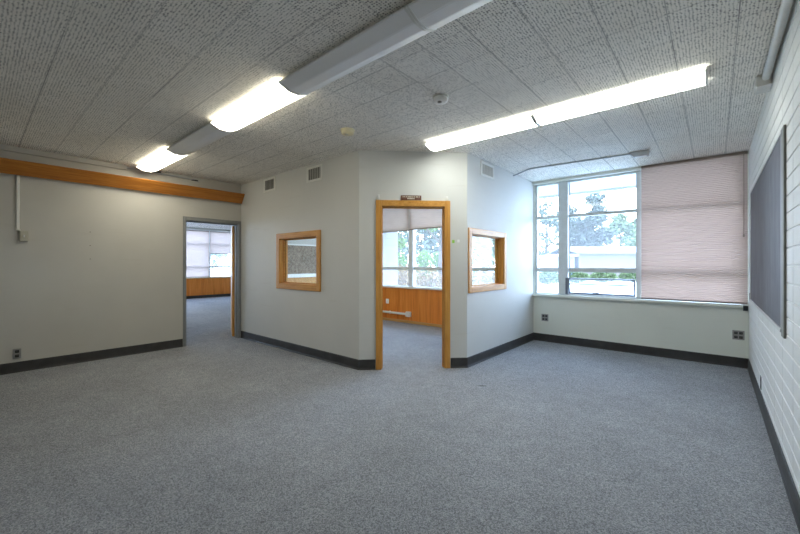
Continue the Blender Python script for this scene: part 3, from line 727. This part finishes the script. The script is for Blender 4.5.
def tree(x, y, hgt, rad, mat, label, kind='round', n=2200, size=.16, seed=0, low=.25, group='trees outside the windows'):
    rng = random.Random(seed)
    root = thing('tree', (x, y, GZ), label, 'tree', group)
    tr = MB(); tr.tube([(x, y, GZ), (x + .06, y, GZ + hgt * .4), (x, y + .08, GZ + hgt * .8)], [rad * .09, rad * .07, rad * .02], 8)
    for k in range(6):
        t_ = rng.uniform(0, 6.28); z = GZ + hgt * rng.uniform(.3, .65)
        tr.tube([(x, y, z), (x + math.cos(t_) * rad * .6, y + math.sin(t_) * rad * .6, z + hgt * .15)], [rad * .035, rad * .012], 6)
    tr.build('trunk', M['bark'], root)
    lf = MB()
    if kind == 'cone':
        for k in range(12):
            q = k / 11; r = rad * (1 - q) + .12; z = GZ + hgt * (low + (1 - low) * q)
            leaves(lf, (x, y, z), (r, r, hgt * .06), int(n * (1.1 - q) / 7), size, rng)
    else:
        for k in range(16):
            t_ = rng.uniform(0, 6.28); q = rng.uniform(low, 1); rr = rad * math.sin(math.pi * min(1, (q - low) / (1.02 - low) * .85 + .12)) * rng.uniform(.3, .8)
            c = (x + math.cos(t_) * rr, y + math.sin(t_) * rr, GZ + hgt * q); e = rad * rng.uniform(.28, .48)
            leaves(lf, c, (e, e, e * .8), n // 16, size, rng)
    lf.build('foliage', M[mat], root)
def shrub(x, y, hgt, rx, ry, mat, label, n=900, size=.07, seed=0, group='shrubs outside the windows'):
    rng = random.Random(seed); root = thing('shrub', (x, y, GZ), label, 'shrub', group)
    st = MB()
    for k in range(7):
        t_ = rng.uniform(0, 6.28); st.tube([(x, y, GZ), (x + math.cos(t_) * rx * .6, y + math.sin(t_) * ry * .6, GZ + hgt * .8)], [.025, .008], 5)
    st.build('stems', M['bark'], root)
    lf = MB(); leaves(lf, (x, y, GZ + hgt * .52), (rx, ry, hgt * .5), n, size, rng); lf.build('foliage', M[mat], root)
def along(px, depth):  # a spot on the ground seen towards picture column px
    u = (px - 400) / 366.6; return (-.6508 + .7593 * u) * depth, (.7593 + .6508 * u) * depth
T = [(588, 45, 10.2, 2.8, 'leaf_blue', 'tallest blue green tree seen through the main window', 'round', 2600, .32),
     (620, 52, 8.0, 2.7, 'leaf_mid', 'rounded olive tree behind the beige building', 'round', 1500, .34),
     (569, 55, 9.6, 2.6, 'leaf_blue', 'blue green tree beside the dark window post', 'round', 2000, .34),
     (640, 58, 8.4, 3.2, 'leaf_mid', 'hazy tree behind the building near the shade', 'round', 1300, .36),
     (601, 68, 8.2, 3.6, 'leaf_blue', 'blue green tree between the tallest tree and the olive tree', 'round', 1500, .4),
     (546, 44, 9.0, 2.6, 'leaf_blue', 'pale tree seen through the narrow left window pane', 'round', 700, .3),
     (455, 33, 10.5, 2.4, 'leaf_mid', 'olive tree beside the right casing of the angled doorway', 'round', 2400, .2),
     (394, 31, 10.6, 2.4, 'leaf_mid', 'tall olive tree behind the light green one', 'round', 2600, .18),
     (484, 17, 7.2, 1.9, 'leaf_mid', 'loose tree seen through the right interior window', 'cone', 4200, .15),
     (440, 13.6, 5.4, 1.35, 'leaf_green', 'bright green tree seen through the angled doorway', 'round', 3000, .11),
     (425, 24, 8.6, 2.1, 'leaf_blue', 'dark blue green conifer behind the bright green tree', 'cone', 2400, .18),
     (394, 16.4, 5.2, .8, 'leaf_green', 'light green tree beside the white siding', 'round', 1800, .10),
     (515, 40, 10.0, 2.4, 'leaf_blue', 'blue green tree beyond the office end of the window', 'round', 1800, .2)]
for k, (px, dp, hg, rd, mt, lb, kd, n, sz) in enumerate(T):
    x, y = along(px, dp); tree(x, y, hg, rd, mt, lb, kd, n, sz, 20 + k)
S = [(396, 11.2, 1.5, .40, 'leaf_brown', 'brown shrub beside the white siding'), (411, 12.4, 1.5, .45, 'leaf_brown', 'brown shrub behind the office window post'),
     (429, 10.6, 1.35, .40, 'leaf_brown', 'brown shrub right of the office window post'), (459, 11.9, 1.25, .38, 'leaf_brown', 'brown shrub seen next to the orange door frame'),
     (447, 20, 2.4, .8, 'leaf_green', 'green bush behind the brown shrubs, nearer the right door casing'), (424, 19.3, 2.2, .6, 'leaf_green', 'green bush behind the brown shrubs, just right of the office window post'),
     (399, 19.5, 2.2, .55, 'leaf_mid', 'olive bush behind the brown shrubs, left of the office window post'), (466, 23, 2.2, .8, 'leaf_mid', 'olive bush seen past the left casing of the right interior window'), (500, 15.5, 1.2, .8, 'leaf_brown', 'brown shrub low at the far edge of the right interior window'),
     (480, 13, 1.25, .8, 'leaf_brown', 'brown shrub seen low through the right interior window'), (548, 27, .95, 1.2, 'leaf_mid', 'olive shrub seen low in the narrow window pane'),
     (575, 29, .95, 1.1, 'leaf_mid', 'low olive shrub in front of the garage'), (603, 30.5, .9, 1.1, 'leaf_mid', 'low olive shrub in front of the beige building, left of two'),
     (633, 30.5, .9, 1.1, 'leaf_mid', 'low olive shrub in front of the beige building, right of two')]
for k, (px, dp, hg, r, mt, lb) in enumerate(S):
    x, y = along(px, dp); shrub(x, y, hg, r, .55, mt, lb, 1000, .06 if dp < 14 else .1, 60 + k)
# beige building
bl = thing('building', (-5, 36, GZ), 'low beige building beyond the paving', 'building')
x0, y0 = along(579, 33); x1, y1 = along(690, 33)
bu = Wall((x0, y0), tuple((Vector((x1 - x0, y1 - y0))).normalized()), (0, 0)); bu.n = Vector((bu.u.y, -bu.u.x, 0)); L = math.hypot(x1 - x0, y1 - y0)
mb = MB(); bu.box(mb, 0, L, GZ, 2.3, -6, 0); mb.build('wall', M['stucco'], bl)
mb = MB(); rp = [(-.4, 2.28, .5), (L + .4, 2.28, .5), (L + .4, 2.95, -3), (-.4, 2.95, -3), (L + .4, 2.28, -6.5), (-.4, 2.28, -6.5)]
vs = [bu.p(a, b, c) for a, b, c in rp]; mb.add(vs + [v + Vector((0, 0, .12)) for v in vs], [(0, 1, 2, 3), (3, 2, 4, 5), (9, 8, 7, 6), (11, 10, 8, 9), (0, 1, 7, 6), (4, 5, 11, 10), (0, 3, 9, 6), (3, 5, 11, 9), (1, 2, 8, 7), (2, 4, 10, 8)])
mb.build('roof', M['shingle'], bl)
gx = thing('garage', (x0 - 1, y0, GZ), 'flat roofed garage with a slate blue door left of the beige building', 'garage')
mb = MB(); bu.box(mb, -1.6, -.3, GZ, 2.05, -5, -.2); mb.build('wall', M['siding'], gx)
mb = MB(); bu.box(mb, -1.0, -.35, GZ, 1.9, -.2, -.12); mb.build('garage_door', M['door_blue'], gx)
mb = MB(); bu.box(mb, -1.8, -.1, 2.05, 2.25, -5.2, .2); mb.build('roof', M['soffit'], gx)
# beyond the next room's windows
for k, (y, dx) in enumerate(((8.2, 9), (13, 17))):
    tree(-15.6 - dx, y, 5.5, 2.2, 'leaf_mid', ['tree outside the half raised shade of the next room', 'farther tree outside the next room'][k], 'round', 1400, .2, 90 + k)

# ------------------------------------------------------------------ sky and daylight
w = bpy.data.worlds.new('sky'); sc.world = w; w.use_nodes = True; nt = w.node_tree; nt.nodes.clear()
o = nt.nodes.new('ShaderNodeOutputWorld'); bg = nt.nodes.new('ShaderNodeBackground'); tc = nt.nodes.new('ShaderNodeTexCoord')
sp = nt.nodes.new('ShaderNodeSeparateXYZ'); rp = nt.nodes.new('ShaderNodeValToRGB')
rp.color_ramp.elements[0].position = .0; rp.color_ramp.elements[0].color = (.65, .79, 1.0, 1)
rp.color_ramp.elements[1].position = .7; rp.color_ramp.elements[1].color = (.42, .62, 1.0, 1)
nt.links.new(tc.outputs['Generated'], sp.inputs[0]); nt.links.new(sp.outputs[2], rp.inputs[0]); nt.links.new(rp.outputs[0], bg.inputs[0])
bg.inputs[1].default_value = SKY_STRENGTH; nt.links.new(bg.outputs[0], o.inputs[0])
def portal(x, y, z, sx, sz, rz):
    l = bpy.data.lights.new('daylight_portal', 'AREA'); l.shape = 'RECTANGLE'; l.size = sx; l.size_y = sz
    l.cycles.is_portal = True
    ob = bpy.data.objects.new('daylight_portal', l); COL.objects.link(ob); ob.location = (x, y, z); ob.rotation_euler = (math.radians(-90), 0, rz)
    ob['kind'] = 'helper'
portal(-1.05, 6.66, 1.765, 2.75, 1.95, 0)
portal(-4.53, 6.66, 1.765, 3.96, 1.95, 0)
portal(-15.62, 3.35, 1.75, 7.9, 1.92, math.radians(90))

# ------------------------------------------------------------------ camera and view
cam = bpy.data.cameras.new('camera'); co = bpy.data.objects.new('camera', cam); COL.objects.link(co)
cam.sensor_width = 36; cam.lens = 366.6 / 800 * 36; cam.shift_y = -2.7 / 800; cam.clip_start = .02; cam.clip_end = 300
co.location = (0, 0, EYE); co.rotation_euler = (math.radians(90), 0, math.radians(40.6)); sc.camera = co
vs_ = sc.view_settings; sc.display_settings.display_device = 'sRGB'
vs_.view_transform = 'Standard'; vs_.look = 'None'; vs_.gamma = 1; vs_.use_curve_mapping = False; vs_.exposure = EXPOSURE
sc.cycles.use_denoising = True; sc.cycles.max_bounces = 10; sc.cycles.diffuse_bounces = 6; sc.cycles.transparent_max_bounces = 16
sc.cycles.sample_clamp_indirect = 8; sc.cycles.caustics_reflective = False; sc.cycles.caustics_refractive = False
